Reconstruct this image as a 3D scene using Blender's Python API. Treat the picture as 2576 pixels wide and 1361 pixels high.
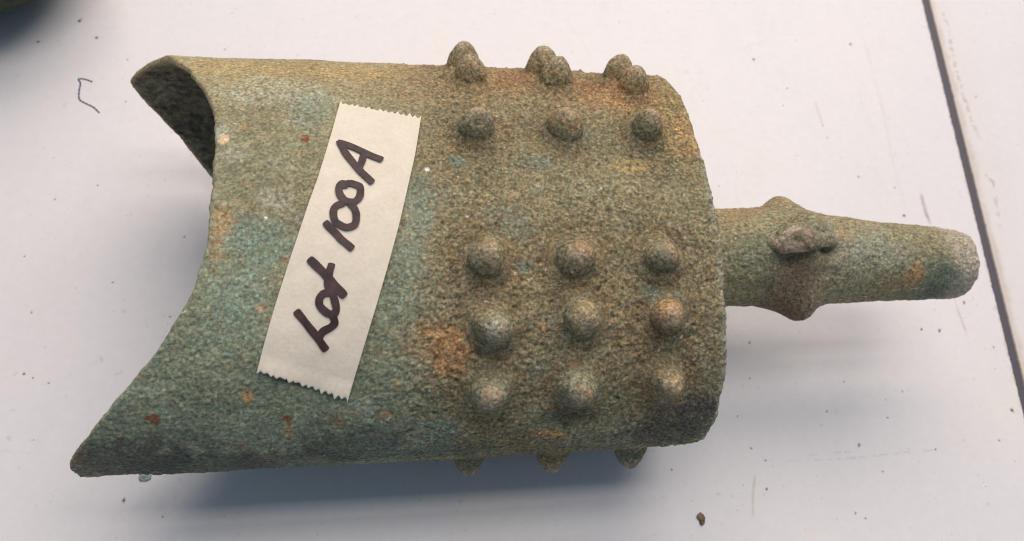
import bpy, math, random
import numpy as np
from mathutils import Matrix, Vector

for o in list(bpy.data.objects):
    bpy.data.objects.remove(o)
SC = bpy.context.scene
COL = SC.collection
S = 0.00012          # one design unit is 0.12 mm; the bell is about 27 cm long
Z0 = 368.0           # height of the bell's axis above the table top, in design units

# ------------------------------------------------------------------ camera
CAM = np.array([-775.431, -1105.871, 1990.679])
RT = ((0.98990397, 0.00661857, -0.14158501), (-0.07246395, 0.88212819, -0.4654018), (0.12181584, 0.4709629, 0.8737018))
cd = bpy.data.cameras.new('camera')
cam = bpy.data.objects.new('camera', cd)
COL.objects.link(cam)
M = Matrix(RT).to_4x4()
M.translation = Vector((CAM[0]*S, CAM[1]*S, (CAM[2]+Z0)*S))
cam.matrix_world = M
cd.sensor_width = 36
cd.lens = 2171.54/2576*36
cd.clip_start = 0.01
cd.clip_end = 50
cd.dof.use_dof = True
cd.dof.focus_distance = 2050*S
cd.dof.aperture_fstop = 16
SC.camera = cam

# ------------------------------------------------------------------ light
w = bpy.data.worlds.new('World'); SC.world = w
w.use_nodes = True
bg = w.node_tree.nodes['Background']
bg.inputs[0].default_value = (0.50, 0.72, 1.0, 1)
bg.inputs[1].default_value = 0.265
def area_lamp(name, x, y, z, length, width, power, color):
    l = bpy.data.lights.new(name, 'AREA'); l.shape = 'RECTANGLE'
    l.size = length; l.size_y = width; l.energy = power; l.color = color
    o = bpy.data.objects.new(name, l); COL.objects.link(o)
    o.location = (x, y, z)
    d = Vector((-0.06, 0, 0)) - Vector((x, y, z))
    o.rotation_euler = (math.atan2(-d.y, -d.z)*-1, 0, 0)
    return o
area_lamp('ceiling_tube_lamp', 0.18, 0.0, 1.3, 1.1, 0.15, 3.6, (1.0, 0.93, 0.88))
area_lamp('ceiling_tube_lamp', 0.18, 0.22, 1.3, 1.1, 0.20, 3.9, (1.0, 0.92, 0.86))
area_lamp('added_soft_lamp', 0.20, 1.0, 1.1, 1.6, 0.9, 20.5, (1.0, 0.88, 0.79))  # broad soft lamp, unseen, added to brighten the bell's far side
SC.cycles.filter_width = 1.1
SC.view_settings.view_transform = 'Standard'
SC.view_settings.look = 'None'
SC.view_settings.exposure = 0
SC.view_settings.gamma = 1
SC.view_settings.use_curve_mapping = False

# ------------------------------------------------------------------ noise
def _hash(ix, iy, iz, seed):
    h = (ix.astype(np.uint32)*np.uint32(374761393) + iy.astype(np.uint32)*np.uint32(668265263)
         + iz.astype(np.uint32)*np.uint32(2246822519) + np.uint32(seed*3266489917 & 0xffffffff))
    h = (h ^ (h >> np.uint32(13)))*np.uint32(1274126177)
    h = (h ^ (h >> np.uint32(16)))*np.uint32(2654435761)
    return h ^ (h >> np.uint32(15))
def noise(p, wl, seed=0):
    """gradient noise, about -1..1, wavelength wl"""
    q = p/wl + 1000.5
    i = np.floor(q).astype(np.int64); f = q - i
    u = f*f*f*(f*(f*6-15)+10)
    out = 0
    for dx in (0, 1):
        for dy in (0, 1):
            for dz in (0, 1):
                h = _hash(i[:, 0]+dx, i[:, 1]+dy, i[:, 2]+dz, seed)
                gx = (h & np.uint32(1023)).astype(np.float64)/511.5-1
                gy = ((h >> np.uint32(10)) & np.uint32(1023)).astype(np.float64)/511.5-1
                gz = ((h >> np.uint32(20)) & np.uint32(1023)).astype(np.float64)/511.5-1
                v = gx*(f[:, 0]-dx)+gy*(f[:, 1]-dy)+gz*(f[:, 2]-dz)
                wx = u[:, 0] if dx else 1-u[:, 0]
                wy = u[:, 1] if dy else 1-u[:, 1]
                wz = u[:, 2] if dz else 1-u[:, 2]
                out = out+v*wx*wy*wz
    return out*1.5
def fbm(p, wl, seed=0, octaves=3):
    s = 0; a = 1; t = 0
    for k in range(octaves):
        s = s+a*noise(p, wl/2**k, seed+k*17); t += a; a *= .55
    return s/t*1.3
def pebbles(p, wl, seed):
    """distance to the nearest scattered grain: 0 at a grain's middle, and the grain's own random number"""
    q = p/wl + 500.0
    i = np.floor(q).astype(np.int64); f = q - i
    best = np.full(len(p), 9.0); rid = np.zeros(len(p))
    for dx in (-1, 0, 1):
        for dy in (-1, 0, 1):
            for dz in (-1, 0, 1):
                h = _hash(i[:, 0]+dx, i[:, 1]+dy, i[:, 2]+dz, seed)
                gx = (h & np.uint32(1023)).astype(np.float32)/1023
                gy = ((h >> np.uint32(10)) & np.uint32(1023)).astype(np.float32)/1023
                gz = ((h >> np.uint32(20)) & np.uint32(1023)).astype(np.float32)/1023
                d = (dx+gx-f[:, 0])**2+(dy+gy-f[:, 1])**2+(dz+gz-f[:, 2])**2
                m = d < best
                best = np.where(m, d, best)
                rid = np.where(m, (h % np.uint32(997)).astype(np.float32)/997, rid)
    return np.sqrt(best), rid
def sst(a, b, x):
    t = np.clip((x-a)/(b-a), 0, 1)
    return t*t*(3-2*t)

# ------------------------------------------------------------------ bell geometry (design units, x along the axis, 0 at the shoulder plate)
L = 1471.0; A0, A1, B0, B1, Q = 542.5, 514.2, 337.0, 314.9, 0.4445
def section(X, u, s):
    t = -X/L
    a = A1+(A0-A1)*t; b = B1+(B0-B1)*t
    d = np.clip(1+X/27., 0, .999)
    a = a-21.5*(1-np.sqrt(1-d*d))
    k = np.where(u > 0, 1.0812+(1.0574-1.0812)*t, 1.0)
    return np.stack([X+0*u, u*a*k+18.17*t*(1-t)*np.clip(u*6, -1, 1), s*b*np.clip(1-u*u, 0, 1)**Q], -1)
def mouth_x(u, s):
    near = 317.6*(1-np.abs(u)**2.967)
    far = 354.2*(1-np.abs(u)**2.256)
    v = np.clip(1-u*u, 0, 1)**Q
    bump = np.interp(v, [0, .08, .18, .36, .5, .66, .8], [0, 16, 38, 66, 50, 14, 0])
    tip = np.where(s > 0, np.where(u > 0, bump, .22*bump), np.where(u > 0, .3*bump, 0))
    return -L-15.55*(u+1)/2+np.where(s > 0, near, far)+tip
def surf_at(X, u, s=1, h=0.0):
    X = np.atleast_1d(np.asarray(X, float)); u = np.atleast_1d(np.asarray(u, float))
    e = 2e-3
    A = section(X, u, s); B = section(X, u+e, s)-section(X, u-e, s); C = section(X+1, u, s)-section(X-1, u, s)
    n = np.cross(C, B); n /= np.linalg.norm(n, axis=1)[:, None]
    n[n[:, 2]*s < 0] *= -1
    return A+n*(np.asarray(h)[..., None] if np.ndim(h) else h), n

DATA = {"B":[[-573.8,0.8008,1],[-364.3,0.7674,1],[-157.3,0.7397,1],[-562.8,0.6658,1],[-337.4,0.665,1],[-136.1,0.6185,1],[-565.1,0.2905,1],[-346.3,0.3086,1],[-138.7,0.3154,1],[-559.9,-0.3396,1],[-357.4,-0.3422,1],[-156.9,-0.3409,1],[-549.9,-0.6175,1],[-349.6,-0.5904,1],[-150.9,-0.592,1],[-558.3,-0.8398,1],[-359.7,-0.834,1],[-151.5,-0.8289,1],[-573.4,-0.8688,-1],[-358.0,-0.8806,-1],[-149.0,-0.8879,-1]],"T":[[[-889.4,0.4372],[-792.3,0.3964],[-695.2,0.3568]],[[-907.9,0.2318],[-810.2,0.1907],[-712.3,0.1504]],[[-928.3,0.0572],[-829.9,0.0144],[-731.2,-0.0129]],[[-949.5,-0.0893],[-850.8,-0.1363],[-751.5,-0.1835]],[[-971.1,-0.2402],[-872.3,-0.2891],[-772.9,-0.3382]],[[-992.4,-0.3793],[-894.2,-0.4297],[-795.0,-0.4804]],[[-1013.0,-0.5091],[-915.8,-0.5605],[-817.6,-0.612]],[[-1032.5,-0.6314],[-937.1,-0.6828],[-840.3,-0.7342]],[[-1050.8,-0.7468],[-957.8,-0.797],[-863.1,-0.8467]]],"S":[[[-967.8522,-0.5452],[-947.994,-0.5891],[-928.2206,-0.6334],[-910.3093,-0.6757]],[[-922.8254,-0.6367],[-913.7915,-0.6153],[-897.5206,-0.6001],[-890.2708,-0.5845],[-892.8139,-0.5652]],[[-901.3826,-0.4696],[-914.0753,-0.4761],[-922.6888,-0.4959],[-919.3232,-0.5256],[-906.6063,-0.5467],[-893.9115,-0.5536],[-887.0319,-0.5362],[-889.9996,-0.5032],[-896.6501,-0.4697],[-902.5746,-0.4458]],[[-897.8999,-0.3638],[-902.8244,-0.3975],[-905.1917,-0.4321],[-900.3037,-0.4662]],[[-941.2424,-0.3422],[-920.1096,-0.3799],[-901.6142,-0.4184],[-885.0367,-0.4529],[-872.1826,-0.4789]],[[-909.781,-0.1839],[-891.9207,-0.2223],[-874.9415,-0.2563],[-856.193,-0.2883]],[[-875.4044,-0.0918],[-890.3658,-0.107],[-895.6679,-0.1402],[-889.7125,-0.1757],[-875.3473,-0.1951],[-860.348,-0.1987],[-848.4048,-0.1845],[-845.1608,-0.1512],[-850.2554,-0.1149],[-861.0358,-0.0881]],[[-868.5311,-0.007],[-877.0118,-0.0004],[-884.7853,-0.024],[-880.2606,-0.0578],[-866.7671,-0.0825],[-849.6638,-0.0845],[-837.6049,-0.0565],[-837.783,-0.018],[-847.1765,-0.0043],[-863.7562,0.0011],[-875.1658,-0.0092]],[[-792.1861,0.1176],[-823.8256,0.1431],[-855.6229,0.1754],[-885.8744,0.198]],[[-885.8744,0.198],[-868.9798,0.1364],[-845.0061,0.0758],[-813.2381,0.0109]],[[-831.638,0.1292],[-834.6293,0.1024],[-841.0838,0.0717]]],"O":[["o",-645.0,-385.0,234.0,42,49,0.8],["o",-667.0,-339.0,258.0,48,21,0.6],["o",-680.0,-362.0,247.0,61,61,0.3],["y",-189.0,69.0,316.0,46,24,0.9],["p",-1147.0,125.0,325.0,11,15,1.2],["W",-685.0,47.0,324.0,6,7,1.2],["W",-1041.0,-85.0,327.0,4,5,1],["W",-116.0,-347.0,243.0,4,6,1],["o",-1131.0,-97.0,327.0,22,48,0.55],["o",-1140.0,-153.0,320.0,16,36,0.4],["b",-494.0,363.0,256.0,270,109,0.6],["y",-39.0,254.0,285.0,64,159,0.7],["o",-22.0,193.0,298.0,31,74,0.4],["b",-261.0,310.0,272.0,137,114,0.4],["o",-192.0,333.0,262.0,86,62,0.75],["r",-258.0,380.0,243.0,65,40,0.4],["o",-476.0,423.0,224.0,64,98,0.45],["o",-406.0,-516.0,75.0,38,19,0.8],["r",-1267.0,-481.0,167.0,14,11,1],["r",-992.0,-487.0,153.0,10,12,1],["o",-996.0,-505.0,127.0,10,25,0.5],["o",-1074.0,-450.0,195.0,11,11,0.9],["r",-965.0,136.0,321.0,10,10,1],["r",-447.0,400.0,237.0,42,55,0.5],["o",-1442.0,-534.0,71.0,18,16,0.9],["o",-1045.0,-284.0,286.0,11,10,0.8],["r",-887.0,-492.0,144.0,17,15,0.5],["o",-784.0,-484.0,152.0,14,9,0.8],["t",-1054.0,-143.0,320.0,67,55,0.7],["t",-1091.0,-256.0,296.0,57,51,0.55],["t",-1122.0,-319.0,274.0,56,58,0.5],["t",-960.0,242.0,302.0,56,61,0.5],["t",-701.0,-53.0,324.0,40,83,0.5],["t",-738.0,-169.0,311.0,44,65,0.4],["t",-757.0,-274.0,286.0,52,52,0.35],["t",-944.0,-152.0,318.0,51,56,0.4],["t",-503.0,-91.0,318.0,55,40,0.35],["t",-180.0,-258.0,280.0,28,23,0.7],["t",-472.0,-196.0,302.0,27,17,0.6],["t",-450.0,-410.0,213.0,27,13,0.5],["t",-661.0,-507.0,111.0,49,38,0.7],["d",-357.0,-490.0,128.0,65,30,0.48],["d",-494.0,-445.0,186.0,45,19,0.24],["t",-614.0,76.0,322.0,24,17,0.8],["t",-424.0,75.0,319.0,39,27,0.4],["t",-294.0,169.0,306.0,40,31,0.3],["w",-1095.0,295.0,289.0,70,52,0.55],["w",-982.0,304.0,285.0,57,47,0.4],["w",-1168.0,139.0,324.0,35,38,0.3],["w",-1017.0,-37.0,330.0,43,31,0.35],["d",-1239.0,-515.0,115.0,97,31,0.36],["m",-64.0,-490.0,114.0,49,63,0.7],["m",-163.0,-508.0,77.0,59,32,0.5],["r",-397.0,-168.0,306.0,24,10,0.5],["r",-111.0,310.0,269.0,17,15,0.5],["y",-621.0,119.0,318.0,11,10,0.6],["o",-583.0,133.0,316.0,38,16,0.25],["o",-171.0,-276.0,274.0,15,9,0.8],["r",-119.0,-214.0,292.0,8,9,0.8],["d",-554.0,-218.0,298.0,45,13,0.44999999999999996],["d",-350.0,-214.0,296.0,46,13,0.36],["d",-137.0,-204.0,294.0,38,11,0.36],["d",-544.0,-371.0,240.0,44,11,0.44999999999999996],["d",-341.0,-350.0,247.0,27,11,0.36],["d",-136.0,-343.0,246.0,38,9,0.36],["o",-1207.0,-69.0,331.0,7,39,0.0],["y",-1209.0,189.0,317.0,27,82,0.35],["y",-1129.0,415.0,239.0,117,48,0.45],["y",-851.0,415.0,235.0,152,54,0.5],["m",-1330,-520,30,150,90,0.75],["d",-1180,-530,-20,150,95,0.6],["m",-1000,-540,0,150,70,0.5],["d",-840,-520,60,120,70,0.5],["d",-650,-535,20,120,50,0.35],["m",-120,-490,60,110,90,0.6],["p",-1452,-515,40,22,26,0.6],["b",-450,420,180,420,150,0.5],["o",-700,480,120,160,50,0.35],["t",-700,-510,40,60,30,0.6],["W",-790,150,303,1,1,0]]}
TAPE = np.array(DATA['T'])
def tape_uv(t, s):
    """control grid -> (X, u) on the bell, t along the tape, s across it"""
    n = len(TAPE)-1
    f = np.clip(t*n, 0, n-1e-6) if np.ndim(t) else np.array([t*n])
    k = np.floor(f).astype(int); f = np.asarray(t*n)-k
    k0 = np.clip(k-1, 0, n); k2 = np.clip(k+1, 0, n); k3 = np.clip(k+2, 0, n)
    P0 = np.where((k == 0)[:, None, None], 2*TAPE[0]-TAPE[1], TAPE[k0]); P1 = TAPE[k]; P2 = TAPE[k2]
    P3 = np.where((k+2 > n)[:, None, None], 2*TAPE[n]-TAPE[n-1], TAPE[k3])
    f = f[:, None, None]
    R = .5*((2*P1)+(-P0+P2)*f+(2*P0-5*P1+4*P2-P3)*f*f+(-P0+3*P1-3*P2+P3)*f**3)
    s = s[:, None]
    return R[:, 0]*(1-s)*(1-2*s)+R[:, 1]*4*s*(1-s)+R[:, 2]*s*(2*s-1)
def tape_mask(X, u):
    tt = np.linspace(0, 1, 40)
    a = tape_uv(tt, np.zeros(40)); b = tape_uv(tt, np.ones(40))
    poly = np.vstack([a, b[::-1]])
    c = poly.mean(0); inside = np.zeros(len(X), bool)
    for i in range(len(poly)):
        x1, y1 = poly[i]; x2, y2 = poly[i-1]
        if y1 == y2: continue
        m = ((y1 > u) != (y2 > u)) & (X < (x2-x1)*(u-y1)/(y2-y1)+x1)
        inside ^= m
    return inside

# ------------------------------------------------------------------ patina colours (linear albedo)
OLIVE = np.array([.252, .222, .132]); GREEN = np.array([.200, .222, .150]); TEAL = np.array([.185, .258, .205])
BROWN = np.array([.245, .176, .095]); OCHRE = np.array([.44, .25, .115]); YEL = np.array([.42, .30, .13])
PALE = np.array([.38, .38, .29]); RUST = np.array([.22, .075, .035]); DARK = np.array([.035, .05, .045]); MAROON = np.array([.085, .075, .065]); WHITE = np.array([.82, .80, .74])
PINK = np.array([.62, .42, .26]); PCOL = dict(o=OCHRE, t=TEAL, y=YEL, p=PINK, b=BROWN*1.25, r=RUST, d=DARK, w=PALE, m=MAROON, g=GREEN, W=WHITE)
BOSS_C = np.array([surf_at(b[0], b[1], b[2])[0][0] for b in DATA['B']])
def boss_dist(p):
    d = np.full(len(p), 1e9)
    for c in BOSS_C: d = np.minimum(d, ((p-c)**2).sum(1))
    return np.sqrt(d)
def mix(c, col, m):
    return c*(1-m[:, None])+np.asarray(col)*m[:, None]
def patina(p, dirt=1.0, extra=()):
    n1 = fbm(p, 330, 3, 3); n2 = fbm(p, 110, 11, 4); n3 = fbm(p, 34, 23, 3); n4 = noise(p, 11, 31); n5 = noise(p, 6, 37)
    X, Y, Z = p[:, 0], p[:, 1], p[:, 2]
    c = np.tile(OLIVE, (len(p), 1))
    left = sst(-560, -860, X+90*n1)
    c = mix(c, GREEN, np.clip(.7*left*sst(330, -250, Y+120*n2)+.45*sst(-250, -470, Y+60*n2)+.25*n2, 0, 1))
    c = mix(c, TEAL, np.clip(sst(.18, .62, n2+.35*n1)*(.25+.5*left)*sst(-.5, .35, n4+n5), 0, .7))
    c = mix(c, BROWN, np.clip(sst(.0, .6, -n1+.5*n3)*(.75-.45*left)*(X < 60), 0, 1))
    c = mix(c, OLIVE*1.25+np.array([.05, .0, -.02]), .6*sst(200, 460, Y+60*n2))
    c = mix(c, PALE, sst(.38, .8, fbm(p, 60, 57, 3))*.4)
    c = mix(c, OCHRE, sst(.45, .75, fbm(p, 48, 77, 3)+.15*n1)*.6*sst(-.6, .3, n4+n5))
    c = mix(c, OCHRE*.9, sst(.4, .8, noise(p, 14, 78)*sst(-.2, .5, n2+.3*n3))*.6)
    c = c*(1+.20*n3+.20*n2+.12*n1)[:, None]
    c = mix(c, PALE*.95, left*sst(.15, .7, fbm(p*np.array([.5, 1, 1]), 70, 58, 4))*.45)
    c = mix(c, [.27, .17, .09], sst(.32, .85, fbm(p, 75, 59, 4)-.25*left)*.55*sst(-.7, .3, n4+n5))
    c = mix(c, RUST*1.6, sst(.62, .8, fbm(p, 26, 91, 2))*.6)
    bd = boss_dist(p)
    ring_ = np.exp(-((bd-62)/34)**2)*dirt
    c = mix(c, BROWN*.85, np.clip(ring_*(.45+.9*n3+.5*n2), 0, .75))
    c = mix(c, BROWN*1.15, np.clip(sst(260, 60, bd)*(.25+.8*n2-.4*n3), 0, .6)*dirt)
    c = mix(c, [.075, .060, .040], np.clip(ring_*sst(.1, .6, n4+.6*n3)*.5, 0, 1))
    c = mix(c, PALE*1.05, sst(-26, -8, X)*(X < 3)*.35*(np.abs(Z)+np.abs(Y) > 220))
    # the bell's patches; dark ones below bosses and along its underside include painted shade
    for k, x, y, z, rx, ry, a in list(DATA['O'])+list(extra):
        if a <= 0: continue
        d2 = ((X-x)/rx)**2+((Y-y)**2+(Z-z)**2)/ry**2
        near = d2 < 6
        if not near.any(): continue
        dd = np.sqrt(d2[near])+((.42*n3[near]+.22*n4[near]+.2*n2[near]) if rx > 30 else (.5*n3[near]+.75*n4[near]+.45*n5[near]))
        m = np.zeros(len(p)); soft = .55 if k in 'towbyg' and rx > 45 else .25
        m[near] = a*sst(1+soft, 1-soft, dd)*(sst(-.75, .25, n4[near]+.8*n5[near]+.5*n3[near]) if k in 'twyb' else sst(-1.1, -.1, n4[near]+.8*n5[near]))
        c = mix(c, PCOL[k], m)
    # grain
    c = c*(1.03+.26*n4+.34*n5)[:, None].clip(.35, 2)
    cz = crust_of(p)
    d, r = pebbles(p, 9.5, 47)
    c = c*(1.02+cz*(.34*(r-.5)*(d < .5)-.24*sst(.45, .75, d)))[:, None]
    c = mix(c, PALE*1.15, sst(.5, .85, noise(p, 8, 41))*.55)
    c = mix(c, BROWN*.55, sst(.42, .8, noise(p, 9, 43))*.55)
    c = mix(c, TEAL*1.1, sst(.55, .85, noise(p, 12, 45))*.35)
    d, r = pebbles(p, 17, 5)
    c = mix(c, [.60, .58, .48], ((d < .17) & (r > .92)).astype(float)*.9*sst(-.2, .3, n2))
    c = mix(c, [.30, .10, .04], ((d < .24) & (r < .035)).astype(float)*.7)
    g = c.mean(1)[:, None]
    return ((g+(c-g)*1.05)*(1.11-.02*crust_of(p))[:, None]).clip(.01, .9)

def crust_of(p):
    n = fbm(p, 120, 63, 3)
    r = np.clip(sst(250, 70, boss_dist(p))*.5+sst(-820, -600, p[:, 0]+110*n)*.45+.12+.25*sst(-200, -420, p[:, 1]+60*n), 0, 1)
    return np.clip(r+.35*n*sst(.0, .6, r+.3), .05, 1)
# ------------------------------------------------------------------ mesh helpers
def build(name, verts, faces, mat, parent=None, col=None, smooth=True, loc=None):
    """verts in design units in the bell's frame; loc the object's origin in that frame"""
    verts = np.asarray(verts, float)
    me = bpy.data.meshes.new(name)
    if loc is None:
        loc = np.array([0, 0, -Z0]) if parent is None else parent['_o']
    loc = np.array(loc, float)
    v = (verts-loc)*S
    me.vertices.add(len(v)); me.vertices.foreach_set('co', v.astype(np.float32).ravel())
    if isinstance(faces, np.ndarray):
        n = faces.shape[1]
        me.loops.add(faces.size); me.loops.foreach_set('vertex_index', faces.astype(np.int32).ravel())
        me.polygons.add(len(faces)); me.polygons.foreach_set('loop_start', np.arange(0, faces.size, n, dtype=np.int32))
        try: me.polygons.foreach_set('loop_total', np.full(len(faces), n, np.int32))
        except Exception: pass
        me.update(calc_edges=True)
    else:
        me.clear_geometry(); me.from_pydata([tuple(x) for x in v], [], faces)
    if smooth: me.polygons.foreach_set('use_smooth', np.ones(len(me.polygons), bool))
    if col is not None:
        at = me.attributes.new('patina', 'FLOAT_COLOR', 'POINT')
        at.data.foreach_set('color', np.hstack([col, crust_of(verts)[:, None] if mat.name.startswith('corroded') else np.ones((len(col), 1))]).astype(np.float32).ravel())
    me.validate(); me.update()
    me.materials.append(mat)
    o = bpy.data.objects.new(name, me); COL.objects.link(o)
    if parent is not None:
        o.parent = parent; po = np.array(parent['_o'])
        o.location = tuple((loc-po)*S)
    else:
        o.location = tuple((loc+np.array([0, 0, Z0]))*S)
    o['_o'] = tuple(loc)
    return o
def grid_faces(nr, nc, wrap=False, flip=False):
    r = np.arange(nr-1)[:, None]; c = np.arange(nc if wrap else nc-1)[None, :]
    c2 = (c+1) % nc
    a = r*nc+c; b = r*nc+c2; d = (r+1)*nc+c2; e = (r+1)*nc+c
    f = np.stack([a+0*b, b+0*a, d, e], -1).reshape(-1, 4)
    return f[:, ::-1].copy() if flip else f
def empty(name, loc, label, cat=None, kind=None, group=None):
    o = bpy.data.objects.new(name, None); COL.objects.link(o)
    o.empty_display_size = .01
    o.location = tuple((np.array(loc)+np.array([0, 0, Z0]))*S); o['_o'] = tuple(float(v) for v in loc)
    tag(o, label, cat, kind, group)
    return o
def tag(o, label=None, cat=None, kind=None, group=None):
    if label: o['label'] = label
    if cat: o['category'] = cat
    if kind: o['kind'] = kind
    if group: o['group'] = group
    return o

# ------------------------------------------------------------------ materials
def new_mat(name):
    m = bpy.data.materials.new(name); m.use_nodes = True
    nt = m.node_tree; return m, nt, nt.nodes['Principled BSDF']
def nd(nt, t, **k):
    n = nt.nodes.new(t)
    for a, b in k.items():
        if a.startswith('i_'): n.inputs[a[2:].replace('_', ' ')].default_value = b
        else: setattr(n, a, b)
    return n
def bronze_material(name='corroded_bronze', bump=1.0):
    m, nt, bs = new_mat(name)
    at = nd(nt, 'ShaderNodeAttribute', attribute_name='patina')
    geo = nd(nt, 'ShaderNodeNewGeometry')
    def nz(wl, det=2, rough=.6):
        n = nd(nt, 'ShaderNodeTexNoise'); n.inputs['Scale'].default_value = 1/(wl*S)
        n.inputs['Detail'].default_value = det; n.inputs['Roughness'].default_value = rough
        nt.links.new(geo.outputs['Position'], n.inputs['Vector']); return n
    n1 = nz(7, 3, .7)
    mr = nd(nt, 'ShaderNodeMapRange'); mr.inputs['From Min'].default_value = .3; mr.inputs['From Max'].default_value = .7
    mr.inputs['To Min'].default_value = .60; mr.inputs['To Max'].default_value = 1.42
    nt.links.new(n1.outputs['Fac'], mr.inputs['Value'])
    mul = nd(nt, 'ShaderNodeVectorMath', operation='SCALE')
    nt.links.new(at.outputs['Color'], mul.inputs[0]); nt.links.new(mr.outputs['Result'], mul.inputs['Scale'])
    vo = nd(nt, 'ShaderNodeTexVoronoi'); vo.inputs['Scale'].default_value = 1/(5.5*S)
    nt.links.new(geo.outputs['Position'], vo.inputs['Vector'])
    sp = nd(nt, 'ShaderNodeSeparateXYZ'); nt.links.new(vo.outputs['Color'], sp.inputs[0])
    g1 = nd(nt, 'ShaderNodeVectorMath', operation='SCALE'); g1.inputs[0].default_value = (.80, .80, .80); nt.links.new(sp.outputs[0], g1.inputs['Scale'])
    g2 = nd(nt, 'ShaderNodeVectorMath', operation='SCALE'); g2.inputs[0].default_value = (.30, .04, -.16); nt.links.new(sp.outputs[1], g2.inputs['Scale'])
    g3 = nd(nt, 'ShaderNodeVectorMath', operation='ADD'); nt.links.new(g1.outputs[0], g3.inputs[0]); nt.links.new(g2.outputs[0], g3.inputs[1])
    v1 = nd(nt, 'ShaderNodeVectorMath', operation='ADD'); nt.links.new(g3.outputs[0], v1.inputs[0]); v1.inputs[1].default_value = (.56, .69, .79)
    ca = nd(nt, 'ShaderNodeMapRange'); ca.inputs['To Min'].default_value = .45; ca.inputs['To Max'].default_value = .9
    nt.links.new(at.outputs['Alpha'], ca.inputs['Value'])
    s1 = nd(nt, 'ShaderNodeVectorMath', operation='SUBTRACT'); nt.links.new(v1.outputs[0], s1.inputs[0]); s1.inputs[1].default_value = (1, 1, 1)
    s2 = nd(nt, 'ShaderNodeVectorMath', operation='SCALE'); nt.links.new(s1.outputs[0], s2.inputs[0]); nt.links.new(ca.outputs[0], s2.inputs['Scale'])
    s3 = nd(nt, 'ShaderNodeVectorMath', operation='ADD'); nt.links.new(s2.outputs[0], s3.inputs[0]); s3.inputs[1].default_value = (1, 1, 1)
    v1 = s3
    v2 = nd(nt, 'ShaderNodeVectorMath', operation='MULTIPLY')
    nt.links.new(mul.outputs[0], v2.inputs[0]); nt.links.new(v1.outputs[0], v2.inputs[1])
    nt.links.new(v2.outputs[0], bs.inputs['Base Color'])
    bs.inputs['Roughness'].default_value = .82
    bs.inputs['Specular IOR Level'].default_value = .3
    n2 = nz(8, 4, .75)
    b1 = nd(nt, 'ShaderNodeBump'); b1.inputs['Strength'].default_value = 1.0*bump; b1.inputs['Distance'].default_value = 9*S
    cb = nd(nt, 'ShaderNodeMapRange'); cb.inputs['To Min'].default_value = .45; cb.inputs['To Max'].default_value = 1.0; b1.inputs['Distance'].default_value = 9*S
    nt.links.new(at.outputs['Alpha'], cb.inputs['Value']); nt.links.new(cb.outputs[0], b1.inputs['Strength'])
    nt.links.new(n2.outputs['Fac'], b1.inputs['Height']); nt.links.new(b1.outputs[0], bs.inputs['Normal'])
    return m
MB = bronze_material()

# ------------------------------------------------------------------ table
def table_material():
    m, nt, bs = new_mat('white_laminate')
    at = nd(nt, 'ShaderNodeAttribute', attribute_name='patina')
    geo = nd(nt, 'ShaderNodeNewGeometry')
    n = nd(nt, 'ShaderNodeTexNoise'); n.inputs['Scale'].default_value = 1/(30*S); n.inputs['Detail'].default_value = 5; n.inputs['Roughness'].default_value = .7
    nt.links.new(geo.outputs['Position'], n.inputs['Vector'])
    mr = nd(nt, 'ShaderNodeMapRange'); mr.inputs['From Min'].default_value = .3; mr.inputs['From Max'].default_value = .7
    mr.inputs['To Min'].default_value = .965; mr.inputs['To Max'].default_value = 1.02
    nt.links.new(n.outputs['Fac'], mr.inputs['Value'])
    mul = nd(nt, 'ShaderNodeVectorMath', operation='SCALE')
    nt.links.new(at.outputs['Color'], mul.inputs[0]); nt.links.new(mr.outputs['Result'], mul.inputs['Scale'])
    nt.links.new(mul.outputs[0], bs.inputs['Base Color'])
    bs.inputs['Roughness'].default_value = .42; bs.inputs['Specular IOR Level'].default_value = .35
    b = nd(nt, 'ShaderNodeBump'); b.inputs['Strength'].default_value = .08; b.inputs['Distance'].default_value = 4*S
    nt.links.new(n.outputs['Fac'], b.inputs['Height']); nt.links.new(b.outputs[0], bs.inputs['Normal'])
    return m
MT = table_material()
GL = lambda y: 1177+(y+362)*(1394-1177)/(1391+362)      # left lip of the seam
GR = lambda y: 1229+(y+171)*(1426-1229)/(1393+171)      # right lip of the seam
rng = np.random.default_rng(7)
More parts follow.
